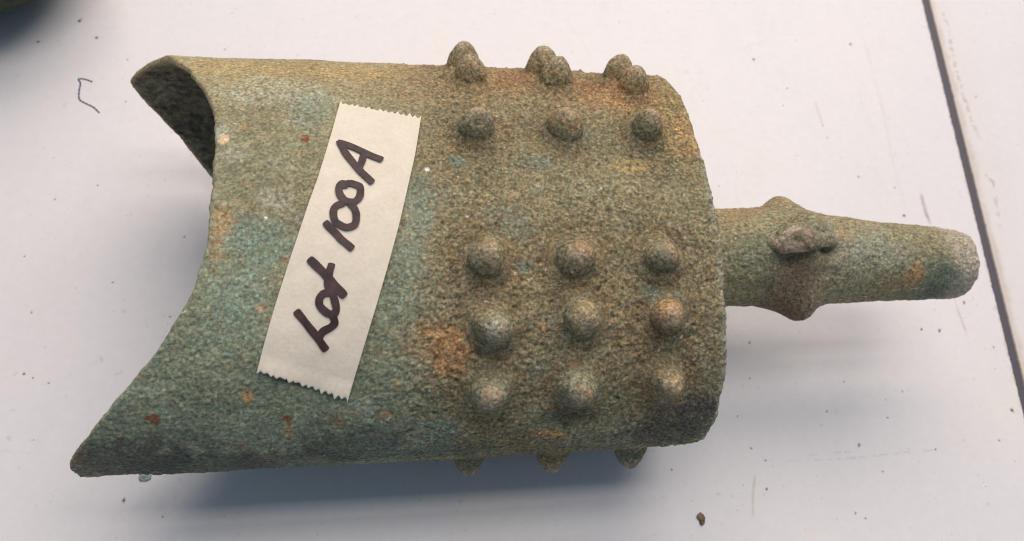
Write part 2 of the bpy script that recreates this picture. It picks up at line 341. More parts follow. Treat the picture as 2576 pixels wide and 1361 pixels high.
SPOTS = [(-1751, 1056, 8, 0.3), (-1933, 1031, 8, 0.25), (-1816, 1130, 10, 0.3), (-1622, 786, 3.6, 0.5), (-1777, 406, 3.6, 0.5), (-1387, 274, 3.6, 0.5), (-1828, 208, 3.6, 0.5), (-1662, 458, 3.6, 0.5), (-1640, 963, 3.6, 0.5), (-1328, 1021, 3.6, 0.5), (-1764, -160, 5, 0.8), (-1740, -172, 3.6, 0.5), (-1696, -189, 3.6, 0.5), (-1458, -517, 5, 0.8), (-1401, 7, 3.6, 0.5), (-1357, -564, 3.6, 0.5), (-1572, 120, 3.6, 0.5), (-1777, 27, 3.6, 0.5), (594, 1047, 6, 0.7), (1008, 1137, 7, 0.7), (695, 909, 3.6, 0.5), (660, 828, 3.6, 0.5), (793, 741, 3.6, 0.5), (795, 684, 3.6, 0.5), (869, 516, 3.6, 0.5), (994, 471, 3.6, 0.5), (346, 472, 3.6, 0.5), (1456, 891, 3.6, 0.5), (995, 357, 6, 0.8), (985, -79, 5, 0.9), (922, -75, 5, 0.6), (1106, 20, 6, 0.6), (1181, 112, 7, 0.7), (333, -110, 4.5, 0.8), (1154, -141, 3.6, 0.5), (870, 517, 3.6, 0.5), (309, -227, 3.6, 0.5), (247, -343, 3.6, 0.5), (19, -496, 3.6, 0.5), (288, -562, 5, 0.9), (530, -338, 3.6, 0.5), (610, -245, 3.6, 0.5), (657, -526, 3.6, 0.5), (565, -657, 3.6, 0.5), (604, -446, 5, 0.8), (720, -364, 3.6, 0.5), (793, -283, 3.6, 0.5), (1139, -353, 8, 0.5), (539, -641, 3.6, 0.5), (268, -442, 3.6, 0.5), (844, -467, 3.6, 0.5), (1062, -447, 3.6, 0.5), (304, -479, 3.6, 0.5)]
LINES = [[[[1070,1237],[1072,1126],[1061,976],[1052,826],[1031,669],[1020,574],[1011,460],[1009,345]],5,[0.58,0.52,0.45],0.45,0],[[[1087,452],[1081,368],[1082,318]],5.5,[0.27,0.21,0.17],0.9,0],[[[1075,47],[1074,-16],[1076,-112]],3,[0.36,0.28,0.2],0.6,0],[[[265,-515],[246,-571],[231,-640]],3.5,[0.5,0.4,0.28],0.75,0],[[[794,933],[790,806],[797,680]],4,[0.5,0.38,0.28],0.5,60],[[[271,-477],[427,-485],[553,-484],[671,-477],[787,-470],[900,-468]],2.6,[0.42,0.34,0.3],0.55,15],[[[427,-470],[600,-462]],2.2,[0.42,0.34,0.3],0.6,13],[[[-1583,-230],[-1575,-290],[-1576,-370]],4,[0.6,0.55,0.5],0.4,0],[[[1004,-450],[1090,-443]],2.6,[0.42,0.34,0.3],0.6,15],[[[1452,1386],[1465,1293],[1434,1126],[1411,988],[1404,862],[1397,774],[1403,665]],8,[0.3,0.26,0.24],0.6,16],[[[1360,560],[1385,500],[1340,300]],6,[0.35,0.28,0.24],0.6,30],[[[657,930],[560,1100],[700,1150]],6,[0.6,0.57,0.55],0.3,40]]
for _k in range(26):
    _x, _y, _a, _l = rng.uniform(-1800, 1700), rng.uniform(-620, 1300), rng.uniform(0, 3.14), rng.uniform(60, 260)
    _b = rng.uniform(-.25, .25)
    LINES.append([[[_x, _y], [_x+_l*math.cos(_a), _y+_l*math.sin(_a)], [_x+_l*1.8*math.cos(_a+_b), _y+_l*1.8*math.sin(_a+_b)]], rng.uniform(1.5, 3.2), [.56, .53, .52], rng.uniform(.12, .30), [0, 40][_k % 2]])
def polydist(px, py, line):
    best = np.full(len(px), 1e9); along = np.zeros(len(px)); acc = 0
    for (x1, y1), (x2, y2) in zip(line[:-1], line[1:]):
        dx, dy = x2-x1, y2-y1; l2 = dx*dx+dy*dy
        t = np.clip(((px-x1)*dx+(py-y1)*dy)/l2, 0, 1)
        d = np.hypot(px-x1-t*dx, py-y1-t*dy); l = math.sqrt(l2)
        m = d < best; best = np.where(m, d, best); along = np.where(m, acc+t*l, along); acc += l
    return best, along, acc
def table_colour(x, y):
    p = np.stack([x, y, np.zeros_like(x)], 1)
    c = np.tile([.735, .70, .695], (len(x), 1))
    a = fbm(p, 420, 201, 3); b = fbm(p, 90, 207, 3); f = fbm(p, 26, 213, 3)
    c = c*(1+.022*a+.012*b)[:, None]
    c = mix(c, [.74, .68, .60], np.clip(sst(.15, .7, a+.3*b), 0, 1)*.35)
    c = mix(c, [.60, .55, .52], sst(.5, .9, f+.35*b)*.16)
    c = mix(c, [.58, .56, .56], sst(.1, .8, fbm(p*np.array([1, .35, 1]), 60, 241, 3))*.10)                     # faint smudges
    c = mix(c, [.42, .40, .40], sst(.66, .86, fbm(p, 15, 219, 2)+.22*b)*.35)     # small grey specks
    gd = x-GR(y); gl = GL(y)-x
    c = mix(c, [.46, .36, .26], sst(34, 4, gd+14*b+10*f)*(gd > -8)*.55)
    c = mix(c, [.64, .55, .44], sst(190, 0, gd+60*a)*(gd > -8)*.22)
    c = mix(c, [.42, .33, .25], sst(12, 0, gl+8*f)*(gl > -8)*.5)
    for line, wd, colr, st, brk in LINES:
        d, al, tot = polydist(x, y, line)
        m = d < wd*5
        if not m.any(): continue
        dd = np.zeros(len(x)); dm = d[m]
        v = sst(wd*1.6, wd*.3, dm+wd*.9*f[m])*st*(.6+.6*b[m]).clip(.2, 1)*sst(-.02*tot, .15*tot, al[m])*sst(tot*1.02, tot*.85, al[m])
        if brk: v = v*sst(-.15, .2, noise(p[m], brk, 231))
        dd[m] = v; c = mix(c, colr, dd)
    for sx, sy, r, st in SPOTS:
        m = (np.abs(x-sx) < 4*r) & (np.abs(y-sy) < 4*r)
        if not m.any(): continue
        d = np.hypot(x[m]-sx, (y[m]-sy)*.85)+r*.9*noise(p[m]+7, r*1.4, int(abs(sx)) % 50)
        v = np.zeros(len(x)); v[m] = sst(r*1.15, r*.45, d)*st
        c = mix(c, [.12, .11, .12], v)
    return c.clip(.02, .85)
def stretch(lo, hi, step, far_lo, far_hi):
    a = np.arange(lo, hi, step)
    return np.r_[np.linspace(far_lo, lo-60, 6), a, np.linspace(hi+40, far_hi, 6)]
def panel(xs_unit, ys, xl, xr, parent):
    """xs_unit 0..1 between the two edge functions; rounded lips down to -26"""
    R = []
    H = -Z0
    for y in ys:
        l, r = xl(y), xr(y)
        R.append(l+(r-l)*xs_unit)
    X = np.array(R); Y = np.repeat(ys[:, None], X.shape[1], 1); Zz = np.full_like(X, H)
    return X, Y, Zz
table = empty('table_top', (0, 0, -Z0-30), 'scuffed white laminate table top crossed by a dark straight seam', kind='structure')
ys = stretch(-800, 1480, 4.0, -3500, 4200)
jag = lambda y, sd: 2.2*noise(np.stack([0*y, y, 0*y], 1), 14, sd)+1.2*noise(np.stack([0*y, y, 0*y], 1), 5, sd+1)
def make_panel(side):
    if side < 0:
        xs = stretch(-2250, 1160, 4.0, -6000, 1161)
        xs = np.r_[np.linspace(-6000, -2300, 6), np.arange(-2250, 1100, 4.0)]
        edge = GL(ys)-2*np.abs(jag(ys, 301))
        X = np.repeat(xs[None, :], len(ys), 0)
        # last stretch follows the seam
        n = 90
        t = np.linspace(0, 1, n)
        X2 = 1104+(edge[:, None]-1104-4)*t[None, :]
        lip = np.stack([edge-2, edge-.6, edge, edge], 1); zl = np.array([-.5, -2, -5, -40])
    else:
        xs = np.r_[np.arange(1760, 2100, 4.0), np.linspace(2150, 6000, 6)]
        edge = GR(ys)+1.2*np.abs(jag(ys, 311))
        n = 130
        t = np.linspace(0, 1, n)
        X2 = edge[:, None]+4+(1756-edge[:, None]-4)*t[None, :]
        X = np.repeat(xs[None, :], len(ys), 0)
        lip = np.stack([edge, edge, edge+.6, edge+2], 1); zl = np.array([-40, -5, -2, -.5])
    if side < 0:
        XX = np.hstack([X, X2, lip]); ZZ = np.hstack([np.zeros_like(X), np.zeros_like(X2), np.repeat(zl[None, :], len(ys), 0)])
    else:
        XX = np.hstack([lip, X2, X]); ZZ = np.hstack([np.repeat(zl[None, :], len(ys), 0), np.zeros_like(X2), np.zeros_like(X)])
    YY = np.repeat(ys[:, None], XX.shape[1], 1)
    V = np.stack([XX, YY, ZZ-Z0], -1).reshape(-1, 3)
    f = grid_faces(len(ys), XX.shape[1])
    return build('panel', V, f, MT, table, col=table_colour(V[:, 0], V[:, 1]))
make_panel(-1); make_panel(1)
m, nt, bs = new_mat('seam_rubber'); bs.inputs['Base Color'].default_value = (.075, .068, .085, 1); bs.inputs['Roughness'].default_value = .55
yy = np.array([-3500., -800, -300, 300, 900, 1480, 4200])
V = np.array([[x, y, -Z0-9] for y in yy for x in (GL(y)-6, (GL(y)+GR(y))/2, GR(y)+6)])
build('seam_strip', V, grid_faces(len(yy), 3), m, table)
# ballpoint mark on the table
def ribbon(path, width, up, seed=0, n=8, lift=0.0, taper=False):
    """flat ribbon mesh along a 3D path with normals 'up'"""
    P = np.array(path, float)
    k = len(P)
    # Catmull-Rom resample
    out = []
    for i in range(k-1):
        p0 = P[i-1] if i else 2*P[0]-P[1]; p1 = P[i]; p2 = P[i+1]; p3 = P[i+2] if i+2 < k else 2*P[-1]-P[-2]
        for j in range(n):
            t = j/n
            out.append(.5*((2*p1)+(-p0+p2)*t+(2*p0-5*p1+4*p2-p3)*t*t+(-p0+3*p1-3*p2+p3)*t**3))
    out.append(P[-1])
    return np.array(out)
MARK = [[-1736.2,864.4],[-1759.2,873.8],[-1780.9,874.8],[-1772.0,856.6],[-1771.3,823.4],[-1765.1,790.7],[-1744.5,775.0],[-1717.9,759.4],[-1696.5,737.3]]
pm = ribbon(MARK, 0, None)
tg = np.gradient(pm, axis=0); tg /= np.linalg.norm(tg, axis=1)[:, None]
nr = np.stack([-tg[:, 1], tg[:, 0]], 1)
wd = 2.5*(1+.25*np.sin(np.arange(len(pm))*1.7))
V = np.vstack([np.c_[pm+nr*wd[:, None], np.full(len(pm), -Z0+.9)], np.c_[pm, np.full(len(pm), -Z0+1.2)], np.c_[pm-nr*wd[:, None], np.full(len(pm), -Z0+.9)]])
m, nt, bs = new_mat('pen_ink'); bs.inputs['Base Color'].default_value = (.07, .065, .15, 1); bs.inputs['Roughness'].default_value = .5
build('pen_mark', V, grid_faces(3, len(pm)), m, table)

# ------------------------------------------------------------------ bell body
bell = empty('bronze_bell', (-600, 0, -Z0), 'ancient green and brown corroded bronze bell with knobbed sides, lying on the white table', 'bell')
NPH = 1040
def roughness_zone(p):
    n = fbm(p, 140, 61, 2)
    return np.clip(sst(240, 70, boss_dist(p))*.35+sst(-820, -620, p[:, 0]+90*n)*.6+.2+.35*sst(-200, -420, p[:, 1]), 0, 1.25)
def relief(p, n, mask=None, amp=1.0):
    r = roughness_zone(p)
    h = 5*fbm(p, 190, 1, 2)+2.6*r*fbm(p, 46, 2, 2)+(.7+1.3*r)*noise(p, 15, 4)+(.7+1.5*r)*noise(p, 8, 6)
    d, rid = pebbles(p, 12, 8)
    h = h+(.5+3.2*r)*np.clip(.55-d, 0, 1)*1.6*(rid > .55)
    d, rid = pebbles(p, 34, 9)
    h = h+(4*r)*np.clip(.42-d, 0, 1)*2*(rid > .8)
    cr = sst(-720, -600, p[:, 0])*sst(230, 330, p[:, 1])*(p[:, 0] < -20)
    h = h+cr*(4*noise(p, 42, 18)+3*noise(p, 20, 19))
    h = h-(1+4*r)*sst(.45, .8, noise(p, 13, 15))
    h = h+5*fbm(p, 60, 20, 2)*sst(-90, -20, p[:, 0])
    h = h*amp
    if mask is not None:
        h = np.where(mask, np.clip(h, -5, 2.0), h)
    return p+n*h[:, None]
phi = np.linspace(0, 2*math.pi, NPH, endpoint=False)
u = np.sin(phi); s = np.where(np.cos(phi) >= 0, 1.0, -1.0)
def ring(X, inset=0.0, scale=1.0):
    q = section(X, u*1.0, 1.0)
    t = -X/L; b = B1+(B0-B1)*t
    z = s*b*np.abs(np.cos(phi))**(2*Q)
    y = q[:, 1]
    ry = np.maximum(np.abs(y).max(), 1)
    if inset: y = y*(1-inset/520.); z = z*(1-inset/320.)
    return np.stack([X+0*u, y*scale, z*scale], 1)
mx = mouth_x(u, s)
mx = mx+4.5*noise(np.stack([mx*0, u*520, s*90+0*u], 1), 60, 71)+2.5*noise(np.stack([mx*0, u*520, s*90+0*u], 1), 16, 72)
rows = []; meta = []
TH = 24.
# inside, from the shoulder back to the mouth
for k in range(8):
    rows.append(ring(np.full(NPH, -34.), TH, .04+.94*k/7)); meta.append(0)
for t in np.linspace(1, 0, 150)[:-1]:
    rows.append(ring(mx+5+(-44-mx)*t, TH*(.80+.2*min(1, t*8)))); meta.append(0)
rows.append(ring(mx+1.2, TH*.62)); rows.append(ring(mx, TH*.42)); rows.append(ring(mx+.6, TH*.2)); meta += [1, 1, 1]
NO = 470
rimk = len(rows)
for t in np.linspace(0, 1, NO):
    rows.append(ring(mx+4+(-13-mx-4)*t)); meta.append(2)
for a in np.radians([20, 40, 60, 80]):
    rows.append(ring(np.full(NPH, -13+12*math.sin(a)), 12*(1-math.cos(a)))); meta.append(2)
for k in np.linspace(.985, .03, 26):
    rows.append(ring(np.full(NPH, 0.), 12, k)); meta.append(2)
V = np.vstack(rows); nr_ = len(rows)
G = V.reshape(nr_, NPH, 3)
du = np.roll(G, -1, 1)-np.roll(G, 1, 1); dr = np.gradient(G, axis=0)
N = np.cross(du, dr); N /= np.maximum(np.linalg.norm(N, axis=2), 1e-9)[..., None]
c_out = N[rimk+200, NPH//8*0+10]
if c_out[2] < 0: N = -N
N = N.reshape(-1, 3)
Xf = V[:, 0]; uf = np.tile(u, nr_); sf = np.tile(s, nr_)
mask = tape_mask(Xf, uf) & (sf > 0) & (np.repeat(meta, NPH) == 2)
amp = np.repeat(np.array([1.5, .8, 1.0])[np.array(meta)], NPH)
Vd = relief(V, N, mask, amp)
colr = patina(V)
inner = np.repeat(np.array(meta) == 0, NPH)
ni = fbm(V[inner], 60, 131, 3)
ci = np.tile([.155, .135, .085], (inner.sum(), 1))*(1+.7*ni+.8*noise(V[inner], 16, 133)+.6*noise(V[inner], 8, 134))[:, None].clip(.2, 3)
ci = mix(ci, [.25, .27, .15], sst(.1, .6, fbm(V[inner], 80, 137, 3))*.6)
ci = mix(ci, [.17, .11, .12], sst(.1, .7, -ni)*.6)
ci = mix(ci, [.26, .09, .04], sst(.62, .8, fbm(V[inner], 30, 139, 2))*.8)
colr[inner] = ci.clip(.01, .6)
rim = np.repeat(np.array(meta) == 1, NPH)
colr[rim] = mix(colr[rim], BROWN*1.3, np.full(rim.sum(), .4))
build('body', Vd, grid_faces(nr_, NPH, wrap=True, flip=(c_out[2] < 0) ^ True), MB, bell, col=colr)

# ------------------------------------------------------------------ bosses
BT = {9: [('y', 0.1, 0.3, 0.8, 26, 0.8)], 10: [('o', 0.3, 0.4, 0.7, 30, 0.8)], 11: [('o', 0.45, 0.2, 0.75, 24, 0.7)], 12: [('w', -0.1, 0.1, 0.9, 30, 0.8)], 13: [('y', 0, 0.3, 0.8, 32, 0.8)], 14: [('o', -0.1, 0.4, 0.8, 34, 0.85)], 15: [('p', 0.0, 0.3, 0.9, 22, 0.5), ('m', 0.1, -0.4, 0.85, 14, 0.7)], 16: [('o', 0.3, 0.0, 0.9, 11, 0.9), ('m', -0.3, -0.3, 0.7, 26, 0.5)], 17: [('y', 0.2, 0.2, 0.9, 30, 0.6)], 6: [('p', 0.1, 0.5, 0.8, 28, 0.4)], 7: [('o', 0.0, 0.0, 0.8, 44, 0.55)], 8: [('o', 0.2, 0.1, 0.9, 30, 0.6)], 3: [('p', 0.1, 0.2, 0.7, 36, 0.3)], 4: [('w', 0.1, 0.2, 0.7, 36, 0.4)], 5: [('p', 0.1, 0.2, 0.7, 30, 0.3)]}
def boss(X0, u0, s0, seed, tip_z=None, R=43., H=64., tops=()):
    c, n = surf_at(X0, u0, s0); c = c[0]; n = n[0]
    if tip_z is not None: H = (c[2]-tip_z)/max(-n[2], .3)
    t1 = np.cross([0, 1., 0], n); t1 /= np.linalg.norm(t1); t2 = np.cross(n, t1)
    nth, prof = 96, []
    for a in np.linspace(0, 1, 34):
        z = math.cos(a*math.pi/2)**1.12; r = math.sin(a*math.pi/2)**.92
        prof.append((R*r*(.84+.16*(1-z)), H*(z*.78+.22)))
    for k in np.linspace(0, 1, 14)[1:]:
        prof.append((R+R*.95*k**1.2, H*.22*(1-k)**2.0-17*k**3))
    prof = np.array(prof)
    th = np.linspace(0, 2*math.pi, nth, endpoint=False)
    rr = prof[:, 0][:, None]*(1+.04*np.sin(2*th+seed)+.03*np.sin(3*th+seed*2))[None, :]
    rr[0] = .3
    P = c+rr[..., None]*(np.cos(th)[None, :, None]*t1+np.sin(th)[None, :, None]*t2)+prof[:, 1][:, None, None]*n
    P = P.reshape(-1, 3)
    rad = P-(c+n*H*.2); rad /= np.maximum(np.linalg.norm(rad, axis=1), 1e-6)[:, None]
    sk = np.repeat(sst(R*.8, R*1.2, prof[:, 0]), nth)
    h = (2.6*noise(P, 40, 51)+1.8*noise(P, 17, 52)+1.2*noise(P, 8, 53))*(1-.3*sk)
    d, rid = pebbles(P, 15, 8); h += sk*3.5*np.clip(.55-d, 0, 1)*(rid > .4)+.8*np.clip(.5-d, 0, 1)
    ex = [(k, *(c+n*H*hh+t1*a*R+t2*b*R), rx, rx, st) for k, a, b, hh, rx, st in tops]
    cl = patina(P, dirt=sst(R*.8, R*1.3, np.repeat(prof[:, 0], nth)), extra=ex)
    cl = mix(cl, cl*0+np.array([.47, .365, .245])*(1+.25*noise(P, 9, 54)+.35*noise(P, 24, 55))[:, None], np.repeat(sst(R*1.0, R*.2, prof[:, 0]), nth)*(.85 if not tops else .55)*sst(-1.1, -.2, noise(P, 30, 56)))
    return build('boss', P+rad*h[:, None], grid_faces(len(prof), nth, wrap=True, flip=False), MB, bell, col=cl, loc=c)
for i, (X0, u0, s0) in enumerate(DATA['B']):
    boss(X0, u0, s0, i*1.3, R=43.5+2.5*math.sin(i*2.1), H=(76 if i < 9 else 66)+4*math.sin(i*1.7) if s0 > 0 else 86, tops=BT.get(i, ()))
    if s0 > 0 and i < 18:
        pass
k = 0
for cx in (-566, -355, -150):
    for uu in (-.60, -.335, .335, .60, .80):
        k += 1
        boss(cx, uu, -1.0, 40+k*1.1, tip_z=(-Z0+.5) if abs(uu) < .4 else None, H=58)

# ------------------------------------------------------------------ shank with its collar, knobs and broken loop
def shank_r(X):
    xs = [-30, 0, 12, 60, 200, 300, 444, 600, 700, 810, 860]
    rs = [138, 140, 139, 137, 137, 133, 124, 113, 106, 99, 95]
    return np.interp(X, xs, rs)
def shank_y(X): return -6-30*np.clip(X/850, 0, 1)**1.4
def collar(X): return 13*np.exp(-((X-322)/42.)**2)
def knob_h(X, th, kt):
    dt = (th-kt+math.pi) % (2*math.pi)-math.pi
    return 34*np.exp(-((X-325)/46.)**2*.8-(dt/.36)**2)+12*np.exp(-((X-325)/95.)**2-(dt/.6)**2)
KN = [0.03, math.pi/2-.12, math.pi, -math.pi/2]      # angle measured from +z towards +y
nth = 420
thv = np.linspace(0, 2*math.pi, nth, endpoint=False)
stations = [(x, shank_r(x)+collar(x), 0) for x in np.arange(-6, 814, 3.4)]
end0, rr0, cr = 814, float(shank_r(814)), 27.
for a in np.linspace(0, math.pi/2, 12)[1:]:
    stations.append((end0+cr*math.sin(a), rr0-cr*(1-math.cos(a)), 1))
for k in np.linspace(1, 0, 14)[1:]:
    rcur = (rr0-cr)*k
    stations.append((end0+cr+4*(1-k), max(rcur, .4), 1))
P = []
for (x, r, e) in stations:
    yv = shank_y(min(x, 884))
    P.append(np.stack([np.full(nth, x)+0*thv, yv+r*np.sin(thv)*.98, r*np.cos(thv)], 1))
P = np.array(P); G = P
du = np.roll(G, -1, 1)-np.roll(G, 1, 1); dr = np.gradient(G, axis=0)
N = np.cross(dr, du); N /= np.maximum(np.linalg.norm(N, axis=2), 1e-9)[..., None]
if N[20, 0, 2] < 0: N = -N
P = P.reshape(-1, 3); N = N.reshape(-1, 3)
HX = [["b",90,40,120,90,60,0.6],["o",430,-10,120,32,24,0.7],["o",640,-90,60,36,34,0.9],["o",560,-100,40,60,30,0.4],["b",300,-110,30,60,80,0.7],["b",500,60,90,180,50,0.5],["m",230,-100,60,60,40,0.3],["t",760,-90,-20,110,30,0.7],["g",200,-60,110,110,60,0.5],["y",330,120,60,40,30,0.5],["w",500,-60,100,120,40,0.35],["t",390,20,130,30,14,0.5]]
def shank_relief(P):
    d, rid = pebbles(P, 16, 88)
    hole = -34*np.exp(-(((P[:, 0]-368)/28)**2+((P[:, 1]+58)/17)**2))*(P[:, 2] > 0)-12*np.exp(-(((P[:, 0]-262)/44)**2+((P[:, 1]+84)/18)**2))*(P[:, 2] > 0)
    return hole+4*fbm(P, 120, 81, 2)+2.4*noise(P, 30, 82)+2.0*noise(P, 13, 83)+1.3*noise(P, 7, 84)+2.2*np.clip(.5-d, 0, 1)*(rid > .5)
def shank_colour(P):
    c = patina(P, extra=HX)
    d, rid = pebbles(P, 13, 89)
    c = mix(c, [.60, .56, .45], ((d < .27) & (rid > .80)).astype(float)*.75*sst(.0, .3, fbm(P, 160, 87, 2)+.12)*(P[:, 0] < 780))
    pale = sst(705, 790, P[:, 0]+34*fbm(P, 40, 86, 2)+.14*P[:, 1])
    a = fbm(P, 70, 91, 3)
    c = mix(c, [.36, .24, .12], sst(20, 110, P[:, 1]+70*a)*sst(420, 200, P[:, 0])*.55)
    c = mix(c, [.30, .25, .14], sst(-20, 70, P[:, 1]+60*a)*sst(420, 600, P[:, 0])*.5)
    c = mix(c, [.10, .15, .11], sst(-50, -100, P[:, 1]+40*a)*sst(600, 720, P[:, 0])*.7)
    c = mix(c, [.17, .12, .085], sst(0, -90, P[:, 1]+70*a)*np.exp(-((P[:, 0]-290)/80)**2)*.7)
    c = mix(c, [.33, .33, .24], np.exp(-((P[:, 0]-480)/120)**2-((P[:, 1]+40)/60)**2)*.6)
    return mix(c, np.array([.47, .40, .31])*(1+.18*noise(P, 12, 85)+.2*a)[:, None], pale*.85)
build('shank', P+N*shank_relief(P)[:, None], grid_faces(len(stations), nth, wrap=True, flip=False), MB, bell, col=shank_colour(P))
for kt in KN:
    xs = np.linspace(205, 445, 110); ts = np.linspace(kt-.85, kt+.85, 110)
    Xg, Tg = np.meshgrid(xs, ts, indexing='ij')
    bx = np.minimum.reduce([(Xg-205)/30, (445-Xg)/30, (Tg-kt+.85)/.22, (kt+.85-Tg)/.22]).clip(0, 1)
    r = shank_r(Xg)+collar(Xg)+knob_h(Xg, Tg, kt)-5*(1-bx)+.3*bx
    Pk = np.stack([Xg, shank_y(Xg)+r*np.sin(Tg)*.98, r*np.cos(Tg)], -1).reshape(-1, 3)
    rad = np.stack([0*Tg, np.sin(Tg), np.cos(Tg)], -1).reshape(-1, 3)
    ck = shank_colour(Pk)
    build('knob', Pk+rad*shank_relief(Pk)[:, None], grid_faces(110, 110, flip=True), MB, bell, col=ck)
# loop: a worn strap that springs from the front knob and runs back to the shank
path = np.array([[212, -30, 112], [248, -38, 146], [285, -42, 166], [318, -44, 164], [350, -40, 154], [384, -32, 138], [414, -22, 108]], float)
def tube(path, radii, nseg=8, nth=48, seed=0, flat=1.0):
    c = ribbon(path, 0, None, n=nseg)
    rad = np.interp(np.linspace(0, 1, len(c)), np.linspace(0, 1, len(radii)), radii)
    tg = np.gradient(c, axis=0); tg /= np.linalg.norm(tg, axis=1)[:, None]
    a = np.cross(tg, [0, 1., 0]); a /= np.linalg.norm(a, axis=1)[:, None]; b = np.cross(tg, a)
    th = np.linspace(0, 2*math.pi, nth, endpoint=False)
    return c[:, None, :]+rad[:, None, None]*(np.cos(th)[None, :, None]*a[:, None, :]*flat+np.sin(th)[None, :, None]*b[:, None, :]), c
T, c = tube(path, [22, 38, 43, 34, 24, 20, 18], nseg=12, nth=72, flat=.72)
Pl = T.reshape(-1, 3); cen = np.repeat(c, 72, 0); rd = Pl-cen; rd /= np.linalg.norm(rd, axis=1)[:, None]
cl = shank_colour(Pl)
cl = mix(cl, np.array([.62, .47, .36])*(1+.3*noise(Pl, 10, 99))[:, None], sst(.0, .5, noise(Pl, 40, 98)+.2)*.6*sst(330, 280, Pl[:, 0]))
build('loop', Pl+rd*(5*noise(Pl, 38, 95)+2*noise(Pl, 15, 96)+1.5*noise(Pl, 8, 97))[:, None], grid_faces(len(c), 72, wrap=True), MB, bell, col=cl)

# ------------------------------------------------------------------ masking tape with its handwriting
def tape_height(p):
    return 6.8+1.1*fbm(p, 150, 401, 2)+.9*noise(p, 46, 405)
na, nc = 190, 113
tt = np.linspace(0, 1, na); ss = np.linspace(0, 1, nc)
pts = []
teeth = 14
for i in range(na):
    t = tt[i]
    tri = np.abs(((ss*teeth) % 1)*2-1)*(.8+.35*np.sin(ss*37+1)+.25*np.sin(ss*83))
    e0 = sst(.035, 0, np.array([t]))[0]; e1 = sst(.93, 1, np.array([t]))[0]
    t2 = t-e0*(tri-.35)*.011+e1*((tri-.35)*.0135)
    uvp = tape_uv(t2+0*ss, ss)
    p, n = surf_at(uvp[:, 0], uvp[:, 1], 1)
    edge = .9*np.exp(-((1-ss)/.03)**2)+.5*np.exp(-(ss/.03)**2)+(1.5*e0+4.0*e1*(1+.5*np.sin(ss*9)))
    pts.append(p+n*(tape_height(p)+edge)[:, None])
V = np.vstack(pts)
m, nt, bs = new_mat('masking_tape_paper')
geo = nd(nt, 'ShaderNodeNewGeometry')
n1 = nd(nt, 'ShaderNodeTexNoise'); n1.inputs['Scale'].default_value = 1/(9*S); n1.inputs['Detail'].default_value = 3
n2 = nd(nt, 'ShaderNodeTexNoise'); n2.inputs['Scale'].default_value = 1/(45*S); n2.inputs['Detail'].default_value = 4
for n in (n1, n2): nt.links.new(geo.outputs['Position'], n.inputs['Vector'])
cr_ = nd(nt, 'ShaderNodeValToRGB'); cr_.color_ramp.elements[0].position = .3; cr_.color_ramp.elements[1].position = .72
cr_.color_ramp.elements[0].color = (.72, .625, .49, 1); cr_.color_ramp.elements[1].color = (.84, .745, .61, 1)
ad = nd(nt, 'ShaderNodeMath', operation='ADD'); nt.links.new(n1.outputs['Fac'], ad.inputs[0]); nt.links.new(n2.outputs['Fac'], ad.inputs[1])
hf = nd(nt, 'ShaderNodeMath', operation='MULTIPLY'); hf.inputs[1].default_value = .5; nt.links.new(ad.outputs[0], hf.inputs[0])
nt.links.new(hf.outputs[0], cr_.inputs['Fac']); nt.links.new(cr_.outputs['Color'], bs.inputs['Base Color'])
bs.inputs['Roughness'].default_value = .75; bs.inputs['Specular IOR Level'].default_value = .25
bp = nd(nt, 'ShaderNodeBump'); bp.inputs['Strength'].default_value = .35; bp.inputs['Distance'].default_value = 2*S
nt.links.new(n1.outputs['Fac'], bp.inputs['Height']); nt.links.new(bp.outputs[0], bs.inputs['Normal'])
tp = build('masking_tape', V, grid_faces(na, nc), m, None, loc=V.mean(0))
so = tp.modifiers.new('thickness', 'SOLIDIFY'); so.thickness = 1.2*S; so.offset = 1
tag(tp, 'strip of cream masking tape with torn zigzag ends stuck across the bell, handwritten Lot 100A', 'tape')
ink, nt, bs = new_mat('marker_ink')
geo = nd(nt, 'ShaderNodeNewGeometry')
n1 = nd(nt, 'ShaderNodeTexNoise'); n1.inputs['Scale'].default_value = 1/(30*S); n1.inputs['Detail'].default_value = 5; n1.inputs['Roughness'].default_value = .7
nt.links.new(geo.outputs['Position'], n1.inputs['Vector'])
cr_ = nd(nt, 'ShaderNodeValToRGB'); cr_.color_ramp.elements[0].position = .35; cr_.color_ramp.elements[1].position = .7
cr_.color_ramp.elements[0].color = (.026, .012, .013, 1); cr_.color_ramp.elements[1].color = (.085, .042, .042, 1)
nt.links.new(n1.outputs['Fac'], cr_.inputs['Fac']); nt.links.new(cr_.outputs['Color'], bs.inputs['Base Color'])
bs.inputs['Roughness'].default_value = .5; bs.inputs['Specular IOR Level'].default_value = .3
VV = []; FF = []; off = 0
